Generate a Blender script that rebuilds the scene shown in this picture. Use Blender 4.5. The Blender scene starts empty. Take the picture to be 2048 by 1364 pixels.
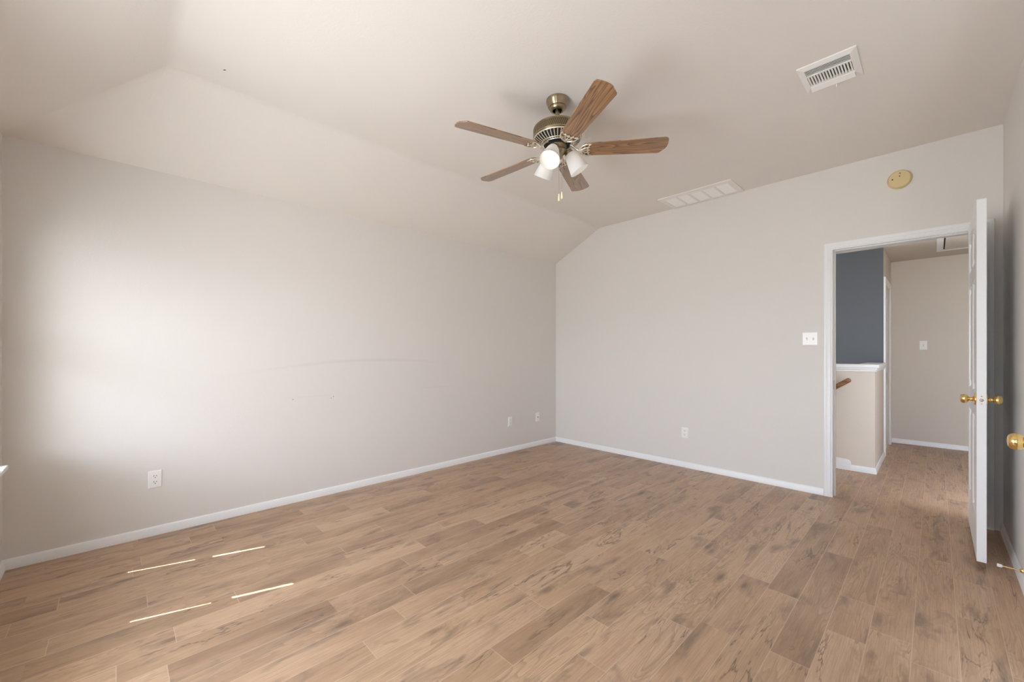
import bpy, bmesh, math, random
from mathutils import Vector, Matrix
R_ = math.radians
sc = bpy.context.scene
COL = sc.collection

# ------------------------------------------------------------------ camera
W, L, H1, H2, K, K2 = 3.909, 4.758, 2.414, 2.75, 0.7035, 0.6596
F_PX = 817.394
cam_d = bpy.data.cameras.new('camera')
cam = bpy.data.objects.new('camera', cam_d); COL.objects.link(cam)
cam.location = (3.591, -4.2985, 1.21)
cam.rotation_euler = (R_(90), 0, R_(46.0086))
cam_d.sensor_fit = 'HORIZONTAL'; cam_d.sensor_width = 36
cam_d.lens = 36 * F_PX / 2048
cam_d.shift_y = (704.46 - 682) / 2048
cam_d.clip_start = 0.02
sc.camera = cam
# ------------------------------------------------------------------ exposure
sc.view_settings.view_transform = 'Standard'
sc.view_settings.look = 'None'
sc.view_settings.exposure = -0.29
sc.view_settings.gamma = 1
sc.view_settings.use_curve_mapping = False
try:
    sc.cycles.use_denoising = True
    sc.cycles.max_bounces = 12
    sc.cycles.diffuse_bounces = 8
    sc.cycles.transparent_max_bounces = 16
    sc.cycles.sample_clamp_indirect = 6
    sc.cycles.caustics_reflective = False
    sc.cycles.caustics_refractive = False
except Exception:
    pass
# ------------------------------------------------------------------ world: pale sky above, sunlit ground below
SKY, GROUND = 25.0, 21.5
LAMP = 4.3
wd = bpy.data.worlds.new('sky'); sc.world = wd; wd.use_nodes = True
nt = wd.node_tree; nt.nodes.clear()
tc = nt.nodes.new('ShaderNodeTexCoord'); sx = nt.nodes.new('ShaderNodeSeparateXYZ')
rmp = nt.nodes.new('ShaderNodeValToRGB'); bg = nt.nodes.new('ShaderNodeBackground'); wo = nt.nodes.new('ShaderNodeOutputWorld')
nt.links.new(tc.outputs['Generated'], sx.inputs[0])
mp = nt.nodes.new('ShaderNodeMapRange'); mp.inputs[1].default_value = -1; mp.inputs[2].default_value = 1
nt.links.new(sx.outputs[2], mp.inputs[0]); nt.links.new(mp.outputs[0], rmp.inputs[0])
e = rmp.color_ramp.elements
e[0].position = 0.0; e[0].color = (GROUND * .93, GROUND * .96, GROUND * .97, 1)
e[1].position = 1.0; e[1].color = (SKY * .72, SKY * .88, SKY * 1.15, 1)
a = e.new(0.495); a.color = (GROUND * .93, GROUND * .97, GROUND * 1.0, 1)
a = e.new(0.505); a.color = (SKY * .89, SKY * .975, SKY * 1.09, 1)
nt.links.new(rmp.outputs[0], bg.inputs[0]); nt.links.new(bg.outputs[0], wo.inputs[0])
# ------------------------------------------------------------------ sun (throws the thin streaks beside the first blind)
sun_d = bpy.data.lights.new('sun', 'SUN'); sun = bpy.data.objects.new('sun', sun_d); COL.objects.link(sun)
sun_d.energy = 38; sun_d.angle = R_(0.22); sun_d.color = (1, .93, .84)
sun_dir = Vector((0.279, 0.960, -1.33))
sun.rotation_euler = sun_dir.to_track_quat('-Z', 'Y').to_euler()
sun.location = (-1, -9, 8)
# windows behind the camera, the second and third added for fill light: (x0, x1, blind x0, blind x1)
WIN = [(0.286, 0.949, 0.372, 0.911, .62), (1.46, 2.40, None, None, .30), (3.08, 3.36, None, None, .62)]
WZ1 = 1.98
for i, (x0, x1, b0, b1, WZ0) in enumerate(WIN):          # sky portals help the renderer find the sky
    d = bpy.data.lights.new('window_sky', 'AREA'); d.shape = 'RECTANGLE'
    d.size = x1 - x0; d.size_y = WZ1 - WZ0
    d.cycles.is_portal = True
    o = bpy.data.objects.new('window_sky', d); COL.objects.link(o)
    o.location = ((x0 + x1) / 2, -L - 0.15, (WZ0 + WZ1) / 2); o.rotation_euler = (R_(90), 0, 0)
    o.rotation_euler = Vector((0, 1, 0)).to_track_quat('-Z', 'Z').to_euler()

# ================================================================== helpers
def link(o, parent=None):
    COL.objects.link(o)
    if parent is not None: o.parent = parent
    return o
def ob(name, bm, mat, parent=None, loc=(0, 0, 0), rot=None, smooth=None, bevel=0, seg=2):
    bmesh.ops.recalc_face_normals(bm, faces=bm.faces)
    me = bpy.data.meshes.new(name); bm.to_mesh(me); bm.free()
    for m in (mat if isinstance(mat, (list, tuple)) else [mat]): me.materials.append(m)
    if smooth:
        me.polygons.foreach_set('use_smooth', [True] * len(me.polygons))
        me.set_sharp_from_angle(angle=R_(smooth))
    o = bpy.data.objects.new(name, me); o.location = loc
    if rot is not None: o.rotation_euler = rot
    link(o, parent)
    if bevel:
        md = o.modifiers.new('bevel', 'BEVEL'); md.width = bevel; md.segments = seg; md.limit_method = 'ANGLE'; md.angle_limit = R_(40)
    return o
def B(): return bmesh.new()
def box(bm, x0, x1, y0, y1, z0, z1, m=None):
    vs = [bm.verts.new(v) for v in ((x0,y0,z0),(x1,y0,z0),(x1,y1,z0),(x0,y1,z0),(x0,y0,z1),(x1,y0,z1),(x1,y1,z1),(x0,y1,z1))]
    if m is not None:
        for v in vs: v.co = m @ v.co
    for f in ((3,2,1,0),(4,5,6,7),(0,1,5,4),(1,2,6,5),(2,3,7,6),(3,0,4,7)): bm.faces.new([vs[i] for i in f])
    return bm
def prism(bm, poly, vec, m=None):
    a = [bm.verts.new(p) for p in poly]; b = [bm.verts.new(Vector(p) + Vector(vec)) for p in poly]
    if m is not None:
        for v in a + b: v.co = m @ v.co
    bm.faces.new(a); bm.faces.new(b[::-1]); n = len(a)
    for i in range(n): bm.faces.new((a[i], a[(i+1) % n], b[(i+1) % n], b[i]))
    return bm
def lathe(bm, prof, seg=32, m=None, cap=True):
    rings = []
    for r, z in prof:
        rg = []
        for i in range(seg):
            t = 2 * math.pi * i / seg; v = Vector((r * math.cos(t), r * math.sin(t), z))
            rg.append(bm.verts.new(m @ v if m is not None else v))
        rings.append(rg)
    for a, b in zip(rings, rings[1:]):
        for i in range(seg): bm.faces.new((a[i], a[(i+1) % seg], b[(i+1) % seg], b[i]))
    if cap:
        if prof[0][0] > 1e-6: bm.faces.new(rings[0])
        if prof[-1][0] > 1e-6: bm.faces.new(rings[-1][::-1])
    return bm
def tube(bm, pts, r, seg=8, m=None, flat=1.0):
    pts = [Vector(p) for p in pts]; n = len(pts); rings = []
    rs = r if isinstance(r, (list, tuple)) else [r] * n
    prev = None
    for i, p in enumerate(pts):
        t = (pts[min(i+1, n-1)] - pts[max(i-1, 0)]).normalized()
        up = Vector((0, 0, 1)) if abs(t.z) < .9 else Vector((0, 1, 0))
        u = t.cross(up).normalized() if prev is None else (prev - t * prev.dot(t)).normalized()
        prev = u; w = u.cross(t)
        rg = []
        for k in range(seg):
            a = 2 * math.pi * k / seg; v = p + u * (rs[i] * math.cos(a)) + w * (rs[i] * flat * math.sin(a))
            rg.append(bm.verts.new(m @ v if m is not None else v))
        rings.append(rg)
    for a, b in zip(rings, rings[1:]):
        for k in range(seg): bm.faces.new((a[k], a[(k+1) % seg], b[(k+1) % seg], b[k]))
    bm.faces.new(rings[0][::-1]); bm.faces.new(rings[-1])
    return bm
def struct(o): o['kind'] = 'structure'; return o
def thing(name, label, cat, loc=(0,0,0), rot=None, group=None):
    o = bpy.data.objects.new(name, None); COL.objects.link(o); o.location = loc; o.empty_display_size = .05
    if rot is not None: o.rotation_euler = rot
    o['label'] = label; o['category'] = cat
    if group: o['group'] = group
    return o
def dup(root, label, loc, rot):
    r = root.copy(); COL.objects.link(r); r.location = loc; r.rotation_euler = rot; r['label'] = label
    for ch in list(root.children):
        c = ch.copy(); COL.objects.link(c); c.parent = r
        for g in list(ch.children):
            d = g.copy(); COL.objects.link(d); d.parent = c
    return r

# ================================================================== materials
class N:
    """small node-graph helper"""
    def __init__(s, name):
        s.m = bpy.data.materials.new(name); s.m.use_nodes = True; s.t = s.m.node_tree; s.t.nodes.clear()
        s.out = s.n('ShaderNodeOutputMaterial')
    def n(s, kind, **kw):
        x = s.t.nodes.new(kind)
        for k, v in kw.items(): setattr(x, k, v)
        return x
    def set(s, sock, v):
        if v is None: return
        if isinstance(v, bpy.types.NodeSocket): s.t.links.new(v, sock)
        elif isinstance(v, (tuple, list)) and len(v) == 3 and sock.type == 'RGBA': sock.default_value = (*v, 1)
        else: sock.default_value = v
    def math(s, op, a, b=None, c=None):
        x = s.n('ShaderNodeMath', operation=op); s.set(x.inputs[0], a)
        if b is not None: s.set(x.inputs[1], b)
        if c is not None: s.set(x.inputs[2], c)
        return x.outputs[0]
    def mix(s, f, a, b, blend='MIX'):
        x = s.n('ShaderNodeMix', data_type='RGBA', blend_type=blend)
        s.set(x.inputs[0], f); s.set(x.inputs[6], a); s.set(x.inputs[7], b); return x.outputs[2]
    def ramp(s, f, stops):
        x = s.n('ShaderNodeValToRGB'); s.set(x.inputs[0], f); el = x.color_ramp.elements
        while len(el) < len(stops): el.new(.5)
        for q, (p, c) in zip(el, stops): q.position = p; q.color = (*c, 1) if len(c) == 3 else c
        return x.outputs[0]
    def noise(s, vec, scale, detail=3, rough=.5, dist=0):
        x = s.n('ShaderNodeTexNoise'); s.set(x.inputs['Vector'], vec); x.inputs['Scale'].default_value = scale
        x.inputs['Detail'].default_value = detail; x.inputs['Roughness'].default_value = rough; x.inputs['Distortion'].default_value = dist
        return x.outputs[0]
    def mapping(s, vec, scale=(1,1,1), loc=(0,0,0)):
        x = s.n('ShaderNodeMapping'); s.set(x.inputs[0], vec); s.set(x.inputs[1], loc); s.set(x.inputs[3], scale); return x.outputs[0]
    def bump(s, h, strength=.3, dist=.001):
        x = s.n('ShaderNodeBump'); x.inputs['Strength'].default_value = strength; x.inputs['Distance'].default_value = dist
        s.set(x.inputs['Height'], h); return x.outputs[0]
    def bsdf(s, color, rough=.5, metal=0, normal=None, spec=.5, coat=0, coat_r=.1, **kw):
        x = s.n('ShaderNodeBsdfPrincipled'); s.set(x.inputs['Base Color'], color); s.set(x.inputs['Roughness'], rough)
        s.set(x.inputs['Metallic'], metal); x.inputs['Specular IOR Level'].default_value = spec
        x.inputs['Coat Weight'].default_value = coat; x.inputs['Coat Roughness'].default_value = coat_r
        if normal is not None: s.set(x.inputs['Normal'], normal)
        return x.outputs[0]
    def done(s, sh): s.set(s.out.inputs[0], sh); return s.m
    def pos(s): return s.n('ShaderNodeNewGeometry').outputs['Position']
    def xyz(s, v):
        x = s.n('ShaderNodeSeparateXYZ'); s.set(x.inputs[0], v); return x.outputs
    def obj(s): return s.n('ShaderNodeTexCoord').outputs['Object']

PAINT = (0.735, 0.708, 0.676)
def spot(g, u, v, cu, cv, ru, rv):
    """1 inside a small soft ellipse"""
    a = g.math('DIVIDE', g.math('SUBTRACT', u, cu), ru); b = g.math('DIVIDE', g.math('SUBTRACT', v, cv), rv)
    d = g.math('ADD', g.math('MULTIPLY', a, a), g.math('MULTIPLY', b, b))
    x = g.n('ShaderNodeMapRange'); g.set(x.inputs[0], d); x.inputs[1].default_value = .5; x.inputs[2].default_value = 1.2
    x.inputs[3].default_value = 1; x.inputs[4].default_value = 0
    return x.outputs[0]
def paint(name, col=PAINT, marks=None, rough=.62, peel=1.0):
    g = N(name); p = g.pos()
    nz = g.noise(p, 2.2, 2)
    c = g.mix(g.math('MULTIPLY', nz, .10), col, tuple(x * .86 for x in col))
    if marks == 'left':
        o = g.xyz(p); y, z = o[1], o[2]
        dy = g.math('ADD', y, 2.55)
        arc = g.math('SUBTRACT', 1.14, g.math('MULTIPLY', g.math('MULTIPLY', dy, dy), .08))
        dd = g.math('DIVIDE', g.math('SUBTRACT', z, arc), .012)
        ln = g.math('POWER', 2.718, g.math('MULTIPLY', g.math('MULTIPLY', dd, dd), -1))
        fade = g.math('SUBTRACT', 1, g.math('MULTIPLY', g.math('ABSOLUTE', g.math('ADD', dy, .15)), .9)); fade = g.math('MAXIMUM', fade, 0)
        amp = g.math('MULTIPLY', g.math('MULTIPLY', ln, fade), g.math('ADD', .05, g.math('MULTIPLY', g.noise(p, 30, 2), .16)))
        c = g.mix(amp, c, (.28, .27, .26))
        for cy, cz in ((-3.282, .829), (-2.984, .818), (-2.963, .830)):
            c = g.mix(g.math('MULTIPLY', spot(g, y, z, cy, cz, .0042, .0042), .8), c, (.12, .10, .08))
        for cy, cz, ru in ((-3.15, .843, .19), (-1.90, .849, .22)):
            c = g.mix(g.math('MULTIPLY', spot(g, y, z, cy, cz, ru, .003), .12), c, (.3, .28, .26))
    if marks == 'ceiling':
        o = g.xyz(p); u = g.math('ADD', g.math('MULTIPLY', o[0], .8), g.math('MULTIPLY', o[1], .6)); v = g.math('SUBTRACT', g.math('MULTIPLY', o[1], .8), g.math('MULTIPLY', o[0], .6))
        c = g.mix(spot(g, u, v, .897*.8-3.878*.6, -3.878*.8-.897*.6, .009, .004), c, (.05, .04, .035))
    h = g.noise(p, 95, 2.5, .55)
    return g.done(g.bsdf(c, rough, normal=g.bump(h, .22 * peel, .0022), spec=.35))
def flat(name, col, rough=.4, metal=0, spec=.5, coat=0, nz=0):
    g = N(name); n = None
    c = col
    if nz:
        t = g.noise(g.pos(), 40, 3); c = g.mix(g.math('MULTIPLY', t, nz), col, tuple(x * .6 for x in col))
    return g.done(g.bsdf(c, rough, metal, spec=spec, coat=coat))

M_wall = paint('wall paint'); M_left = paint('wall paint scuffed', marks='left'); M_ceil = paint('ceiling paint', (.80, .765, .722), 'ceiling', peel=1.1)
M_hall = paint('hall wall paint', (.64, .575, .505)); M_grey = paint('stair wall grey paint', (.105, .114, .128))
M_white = flat('white trim paint', (.84, .85, .855), .35, nz=.04)
M_door = flat('white door paint', (.83, .84, .85), .32, nz=.03)
M_plate = flat('white plastic', (.88, .87, .85), .3)
M_vent = flat('white enamel', (.85, .84, .82), .4)
M_dark = flat('dark recess', (.012, .011, .010), .8)
M_slot = flat('outlet slot', (.05, .04, .035), .7)
M_yellow = flat('yellowed plastic', (.70, .555, .295), .4, nz=.10)
M_brass = flat('polished brass', (.83, .60, .24), .16, 1)
M_steel = flat('latch metal', (.35, .30, .22), .35, 1)
M_cream = flat('cream plastic', (.85, .80, .55), .35)
M_chain = flat('chain metal', (.62, .58, .50), .35, 1)
M_tip = flat('white rubber', (.8, .78, .75), .6)
M_blind = flat('white vinyl slat', (.80, .80, .78), .45)
M_tan = flat('added roof soffit', (.5, .46, .4), .7)
def antique():
    g = N('antique brass'); p = g.obj()
    c = g.mix(g.noise(g.mapping(p, (60, 60, 6)), 1, 2), (.30, .245, .15), (.44, .37, .25))
    x = g.n('ShaderNodeBsdfPrincipled'); g.set(x.inputs['Base Color'], c); x.inputs['Metallic'].default_value = 1; x.inputs['Roughness'].default_value = .30
    x.inputs['Anisotropic'].default_value = .85; x.inputs['Anisotropic Rotation'].default_value = .25
    tg = g.n('ShaderNodeTangent'); tg.direction_type = 'RADIAL'; tg.axis = 'Z'; g.set(x.inputs['Tangent'], tg.outputs[0])
    return g.done(x.outputs[0])
M_ant = antique()
M_antlight = flat('pale champagne brass', (.84, .78, .65), .28, .85)  # paler brass for the fan ribs and blade irons
def blade_mat():
    g = N('fan blade wood'); o = g.obj(); r = g.n('ShaderNodeObjectInfo').outputs['Random']
    cx = g.n('ShaderNodeCombineXYZ'); g.set(cx.inputs[0], g.math('MULTIPLY', r, 9)); g.set(cx.inputs[1], g.math('MULTIPLY', r, .05))
    va = g.n('ShaderNodeVectorMath', operation='ADD'); g.set(va.inputs[0], o); g.set(va.inputs[1], cx.outputs[0])
    fld = g.noise(g.mapping(va.outputs[0], (.9, 15, 1)), 1, 2, .45, .3)
    ring = g.math('POWER', g.math('FRACT', g.math('MULTIPLY', fld, 20)), 1.5)
    f = g.noise(g.mapping(va.outputs[0], (6, 260, 1)), 1, 4, .6)
    t = g.math('ADD', g.math('MULTIPLY', g.math('SUBTRACT', 1, ring), .52), g.math('MULTIPLY', f, .58))
    c = g.ramp(t, [(.18, (.050, .022, .011)), (.42, (.145, .070, .032)), (.68, (.285, .148, .062)), (1, (.43, .245, .105))])
    return g.done(g.bsdf(c, .30, spec=.9, coat=1, coat_r=.24))
M_blade = blade_mat()
def rail_mat():
    g = N('handrail wood'); f = g.noise(g.mapping(g.pos(), (3, 60, 60)), 1, 3)
    return g.done(g.bsdf(g.ramp(f, [(.3, (.10, .04, .015)), (.7, (.30, .14, .05))]), .3, coat=.3))
M_rail = rail_mat()
def shade_mat():
    g = N('frosted glass shade')
    d = g.n('ShaderNodeBsdfDiffuse'); d.inputs[0].default_value = (.88, .88, .88, 1)
    t = g.n('ShaderNodeBsdfTranslucent'); t.inputs[0].default_value = (.86, .86, .86, 1)
    gl = g.n('ShaderNodeBsdfGlossy'); gl.inputs[1].default_value = .2
    m1 = g.n('ShaderNodeMixShader'); m1.inputs[0].default_value = .42; g.set(m1.inputs[1], d.outputs[0]); g.set(m1.inputs[2], t.outputs[0])
    m2 = g.n('ShaderNodeMixShader'); m2.inputs[0].default_value = .06; g.set(m2.inputs[1], m1.outputs[0]); g.set(m2.inputs[2], gl.outputs[0])
    return g.done(m2.outputs[0])
M_shade = shade_mat()
def emit(name, col, s):
    g = N(name); x = g.n('ShaderNodeEmission'); x.inputs[0].default_value = (*col, 1); x.inputs[1].default_value = s
    return g.done(x.outputs[0])
M_bulb = emit('lit bulb', (1, .90, .76), LAMP)
def glass_mat():
    g = N('window glass'); t = g.n('ShaderNodeBsdfTransparent'); gl = g.n('ShaderNodeBsdfGlossy'); gl.inputs[1].default_value = .02
    lw = g.n('ShaderNodeLayerWeight'); lw.inputs[0].default_value = .5
    fr = g.math('ADD', .04, g.math('MULTIPLY', g.math('POWER', lw.outputs['Facing'], 5), .7))
    m = g.n('ShaderNodeMixShader'); g.set(m.inputs[0], fr); g.set(m.inputs[1], t.outputs[0]); g.set(m.inputs[2], gl.outputs[0])
    return g.done(m.outputs[0])
M_glass = glass_mat()
def floor_mat():
    """laminate planks: 'grain' uv = metres along / across with a random shift per board,
    'tone' uv = two random numbers per board, 'edge' uv = metres to the plank's own edges"""
    g = N('laminate planks')
    def uv(n): return g.n('ShaderNodeUVMap', uv_map=n).outputs[0]
    gr = uv('grain'); tn = g.xyz(uv('tone')); ed = g.xyz(uv('edge'))
    vo = g.n('ShaderNodeTexVoronoi'); g.set(vo.inputs['Vector'], g.mapping(gr, (2.1, 7.0, 1))); vo.inputs['Scale'].default_value = 1
    wob = g.math('MULTIPLY', g.math('SUBTRACT', g.noise(g.mapping(gr, (14, 50, 1)), 1, 3), .5), .16)
    kd = g.math('ADD', vo.outputs['Distance'], wob)
    near = g.math('POWER', 2.718, g.math('MULTIPLY', vo.outputs['Distance'], -7))
    # growth rings: contour lines of a slow field that bends round the knots
    fld = g.math('ADD', g.noise(g.mapping(gr, (1.3, 10, 1)), 1, 2, .5, .35), g.math('MULTIPLY', near, .35))
    ring = g.math('POWER', g.math('FRACT', g.math('MULTIPLY', fld, 21)), 2.2)
    figure = g.ramp(g.noise(g.mapping(gr, (1.0, 4, 1), (2, 9, 0)), 1, 2), [(.42, (.12, .12, .12)), (.58, (1, 1, 1))])
    fine = g.ramp(g.noise(g.mapping(gr, (4, 210, 1)), 1, 6, .68, .15), [(.36, (0, 0, 0)), (.64, (1, 1, 1))])
    pore = g.ramp(g.noise(g.mapping(gr, (26, 420, 1)), 1, 2, .5), [(.60, (0, 0, 0)), (.72, (1, 1, 1))])
    streak = g.noise(g.mapping(gr, (1.1, 30, 1)), 1, 5, .62, .6)
    cloud = g.ramp(g.noise(g.mapping(gr, (2.0, 8, 1)), 1, 3, .55, .4), [(.35, (0, 0, 0)), (.65, (1, 1, 1))])
    knot = g.ramp(kd, [(.0, (1, 1, 1)), (.055, (.8, .8, .8)), (.13, (.25, .25, .25)), (.22, (0, 0, 0))])
    # cracks: thin wandering lines, only here and there
    cn = g.noise(g.mapping(gr, (1.6, 9, 1), (3, 5, 0)), 1, 4, .62, .5)
    crk = g.ramp(g.math('ABSOLUTE', g.math('SUBTRACT', cn, .5)), [(.0, (1, 1, 1)), (.007, (.7, .7, .7)), (.020, (0, 0, 0))])
    sparse = g.ramp(g.noise(g.mapping(gr, (1.9, 5, 1), (11, 2, 0)), 1, 3), [(.52, (0, 0, 0)), (.62, (1, 1, 1))])
    crk = g.math('MULTIPLY', crk, sparse)
    smoke = g.ramp(g.noise(g.mapping(gr, (2.6, 9, 1), (7, 3, 0)), 1, 4, .62, .8), [(.54, (0, 0, 0)), (.70, (1, 1, 1))])
    base = g.ramp(tn[0], [(0, (.235, .136, .076)), (.35, (.445, .281, .170)), (.65, (.575, .382, .238)), (1, (.73, .515, .34))])
    c = g.mix(g.math('MULTIPLY', g.math('SUBTRACT', 1, streak), .72), base, (.25, .145, .085))
    c = g.mix(g.math('MULTIPLY', cloud, .34), c, (.78, .55, .365))
    c = g.mix(g.math('MULTIPLY', g.math('MULTIPLY', ring, figure), .52), c, (.21, .122, .074))
    c = g.mix(g.math('MULTIPLY', fine, .42), c, (.19, .112, .070))
    c = g.mix(g.math('MULTIPLY', pore, .22), c, (.10, .06, .04))
    c = g.mix(g.math('MULTIPLY', smoke, .78), c, (.155, .105, .078))
    c = g.mix(g.math('MULTIPLY', crk, .85), c, (.085, .052, .036))
    c = g.mix(g.math('MULTIPLY', knot, .85), c, (.085, .052, .036))
    c = g.mix(.10, c, g.mix(tn[1], (.46, .30, .24), (.52, .37, .21)))
    dmin = g.math('MINIMUM', ed[0], ed[1])
    seam_glint = g.n('ShaderNodeMapRange'); g.set(seam_glint.inputs[0], dmin); seam_glint.inputs[1].default_value = .0009; seam_glint.inputs[2].default_value = .0021
    seam_glint.inputs[3].default_value = 1; seam_glint.inputs[4].default_value = 0
    c = g.mix(g.math('MULTIPLY', seam_glint.outputs[0], .55), c, (.62, .46, .34))  # seams painted lighter, standing in for window glint on the plank bevels
    bev = g.n('ShaderNodeMapRange'); g.set(bev.inputs[0], dmin); bev.inputs[1].default_value = 0; bev.inputs[2].default_value = .003
    h = g.math('ADD', g.math('MULTIPLY', bev.outputs[0], .6), g.math('ADD', g.math('MULTIPLY', fine, .16), g.math('MULTIPLY', ring, .05)))
    ro = g.math('ADD', .27, g.math('MULTIPLY', fine, .16))
    return g.done(g.bsdf(c, ro, normal=g.bump(h, .35, .0012), spec=.5))
M_floor = floor_mat()

# ================================================================== floor (room and hall), one mesh of planks
def build_floor():
    rnd = random.Random(11)
    PW, PL = 0.1332, 1.2
    bm = B(); ug = bm.loops.layers.uv.new('grain'); ut = bm.loops.layers.uv.new('tone'); ue = bm.loops.layers.uv.new('edge')
    known = {0: -1.705, 1: -1.93, 2: -.866, 3: -1.08, -1: -2.397, -2: -1.90, -5: -2.97, -6: -2.745, -8: -2.843, -7: -2.0, -12: -3.231, -10: -3.56,
             -11: -3.357, -16: -3.874, -15: -4.121, -22: -4.199, -17: -4.506, -14: -4.302, -23: -3.962, -20: -3.303, -19: -3.44, -9: -1.62}
    def quad(x0, x1, y0, y1, ex, py0, py1, off, t):
        if y1 - y0 < 1e-4 or x1 - x0 < 1e-4: return
        nseg = 1
        vs = [bm.verts.new(v) for v in ((x0,y0,0),(x1,y0,0),(x1,y1,0),(x0,y1,0))]
        f = bm.faces.new(vs)
        for lp in f.loops:
            x, y, _ = lp.vert.co
            lp[ug].uv = (y + off[0], x + off[1]); lp[ut].uv = t
    i0 = -26
    def region(x_lo, x_hi, y_lo, y_hi):
        n0 = math.floor((x_lo - 3.258) / PW); n1 = math.floor((x_hi - 3.258) / PW)
        for n in range(n0, n1 + 1):
            r2 = random.Random(1000 + n)
            jo = known.get(n, r2.uniform(0, PL))
            xa, xb = 3.258 + n * PW, 3.258 + (n + 1) * PW
            k0 = math.floor((y_lo - jo) / PL)
            k = k0
            while jo + k * PL < y_hi:
                r3 = random.Random((n + 500) * 977 + (k - math.floor((-10 - jo) / PL)) * 31)
                ya, yb = jo + k * PL, jo + (k + 1) * PL
                cuts = [ya] + ([ya + PL * r3.uniform(.3, .7)] if r3.random() < .55 else []) + [yb]
                for ca, cb in zip(cuts, cuts[1:]):
                    off = (r3.uniform(0, 60), r3.uniform(0, 60)); t = (min(1, max(0, r3.gauss(.55, .28))), r3.random())
                    X0, X1, Y0, Y1 = max(xa, x_lo), min(xb, x_hi), max(ca, y_lo), min(cb, y_hi)
                    if X1 - X0 < 1e-4 or Y1 - Y0 < 1e-4: continue
                    # split so that the edge distance (a tent) interpolates linearly
                    xm = (xa + xb) / 2
                    for p, q in ((X0, min(xm, X1)), (max(xm, X0), X1)):
                        if q - p < 1e-5: continue
                        ym = (ya + yb) / 2
                        for s, u in ((Y0, min(ym, Y1)), (max(ym, Y0), Y1)):
                            if u - s < 1e-5: continue
                            vs = [bm.verts.new(v) for v in ((p,s,0),(q,s,0),(q,u,0),(p,u,0))]
                            f = bm.faces.new(vs)
                            for lp in f.loops:
                                x, y, _ = lp.vert.co
                                lp[ug].uv = (y + off[0], x + off[1]); lp[ut].uv = t
                                lp[ue].uv = (min(x - xa, xb - x), min(y - ya, yb - y))
                k += 1
    region(-.10, W + .10, -L - .12, .125)
    region(2.87, 4.35, .125, 1.11)
    region(3.06, 4.35, 1.11, 3.30)
    for x0, x1, y0, y1 in ((-.10, W+.10, -L-.12, .125), (2.87, 4.35, .125, 1.11), (3.06, 4.35, 1.11, 3.30)):      # underside
        bm.faces.new([bm.verts.new(v) for v in ((x0,y0,-.004),(x1,y0,-.004),(x1,y1,-.004),(x0,y1,-.004))])
    me = bpy.data.meshes.new('floor'); bm.to_mesh(me); bm.free(); me.materials.append(M_floor)
    o = bpy.data.objects.new('floor', me); COL.objects.link(o); struct(o)
build_floor()

# ================================================================== walls and ceiling
T = .12
UP = .05
b = box(B(), -T, 0, -L - T, T, -.02, H1 + .02); struct(ob('wall_left', b, M_left))
JX0, JX1, JZ = 2.979, 3.822, 2.085       # rough opening of the bedroom doorway
poly = [(-T,0,-.02),(JX0,0,-.02),(JX0,0,JZ),(JX1,0,JZ),(JX1,0,-.02),(W+T,0,-.02),(W+T,0,H2+UP),(K,0,H2+UP),(0,0,H1+UP),(-T,0,H1)]
struct(ob('wall_back', prism(B(), poly, (0, .125, 0)), M_wall))
D2A, D2B = -2.99, -2.19                    # door opening in the right wall
bm = B()
box(bm, W, W+T, -L-T, D2A, -.02, H1)
poly = [(W,-L-T,H1),(W,D2A,H1),(W,D2A,2.05),(W,D2A,2.05),(W,D2B,2.05),(W,D2B,-.02),(W,0,-.02),(W,0,H2+UP),(W,-L+K2,H2+UP),(W,-L,H1+UP),(W,-L-T,H1+.02)]
struct(ob('wall_right', prism(bm, poly, (T, 0, 0)), M_wall))
bm = B()                                    # front wall round three window openings, two of them added
xs = [-T] + [v for w in WIN for v in w[:2]] + [W + T]
for i in range(0, len(xs), 2): box(bm, xs[i], xs[i+1], -L - .14, -L, -.02, H1 + .03)
for x0, x1, _, _, WZ0 in WIN:
    box(bm, x0, x1, -L - .14, -L, -.02, WZ0); box(bm, x0, x1, -L - .14, -L, WZ1, H1 + .03)
bmesh.ops.remove_doubles(bm, verts=bm.verts, dist=1e-5)
struct(ob('wall_front', bm, M_wall))
bm = B()
sl, sf = (H2 - H1) / K, (H2 - H1) / K2
q = .10
P = {n: bm.verts.new(v) for n, v in dict(A=(-q,-L-q*K2/K,H1-q*sl), Bk=(-q,q,H1-q*sl), C=(K,q,H2), D=(K,-L+K2,H2), E=(W+q,-L+K2,H2), F=(W+q,-L-q*K2/K,H1-q*sl), G=(W+q,q,H2)).items()}
for f in (('A','Bk','C','D'), ('A','D','E','F'), ('D','C','G','E')): bm.faces.new([P[i] for i in f])
bmesh.ops.recalc_face_normals(bm, faces=bm.faces)
if sum(f.normal.z for f in bm.faces) > 0: bmesh.ops.reverse_faces(bm, faces=bm.faces)
ed = [e for e in bm.edges if len(e.link_faces) == 2]
bmesh.ops.bevel(bm, geom=ed, offset=.03, segments=8, profile=.5, affect='EDGES')
me = bpy.data.meshes.new('ceiling'); bm.to_mesh(me); bm.free(); me.materials.append(M_ceil)
o = struct(link(bpy.data.objects.new('ceiling', me)))
md = o.modifiers.new('thickness', 'SOLIDIFY'); md.thickness = .14; md.offset = -1

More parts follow.
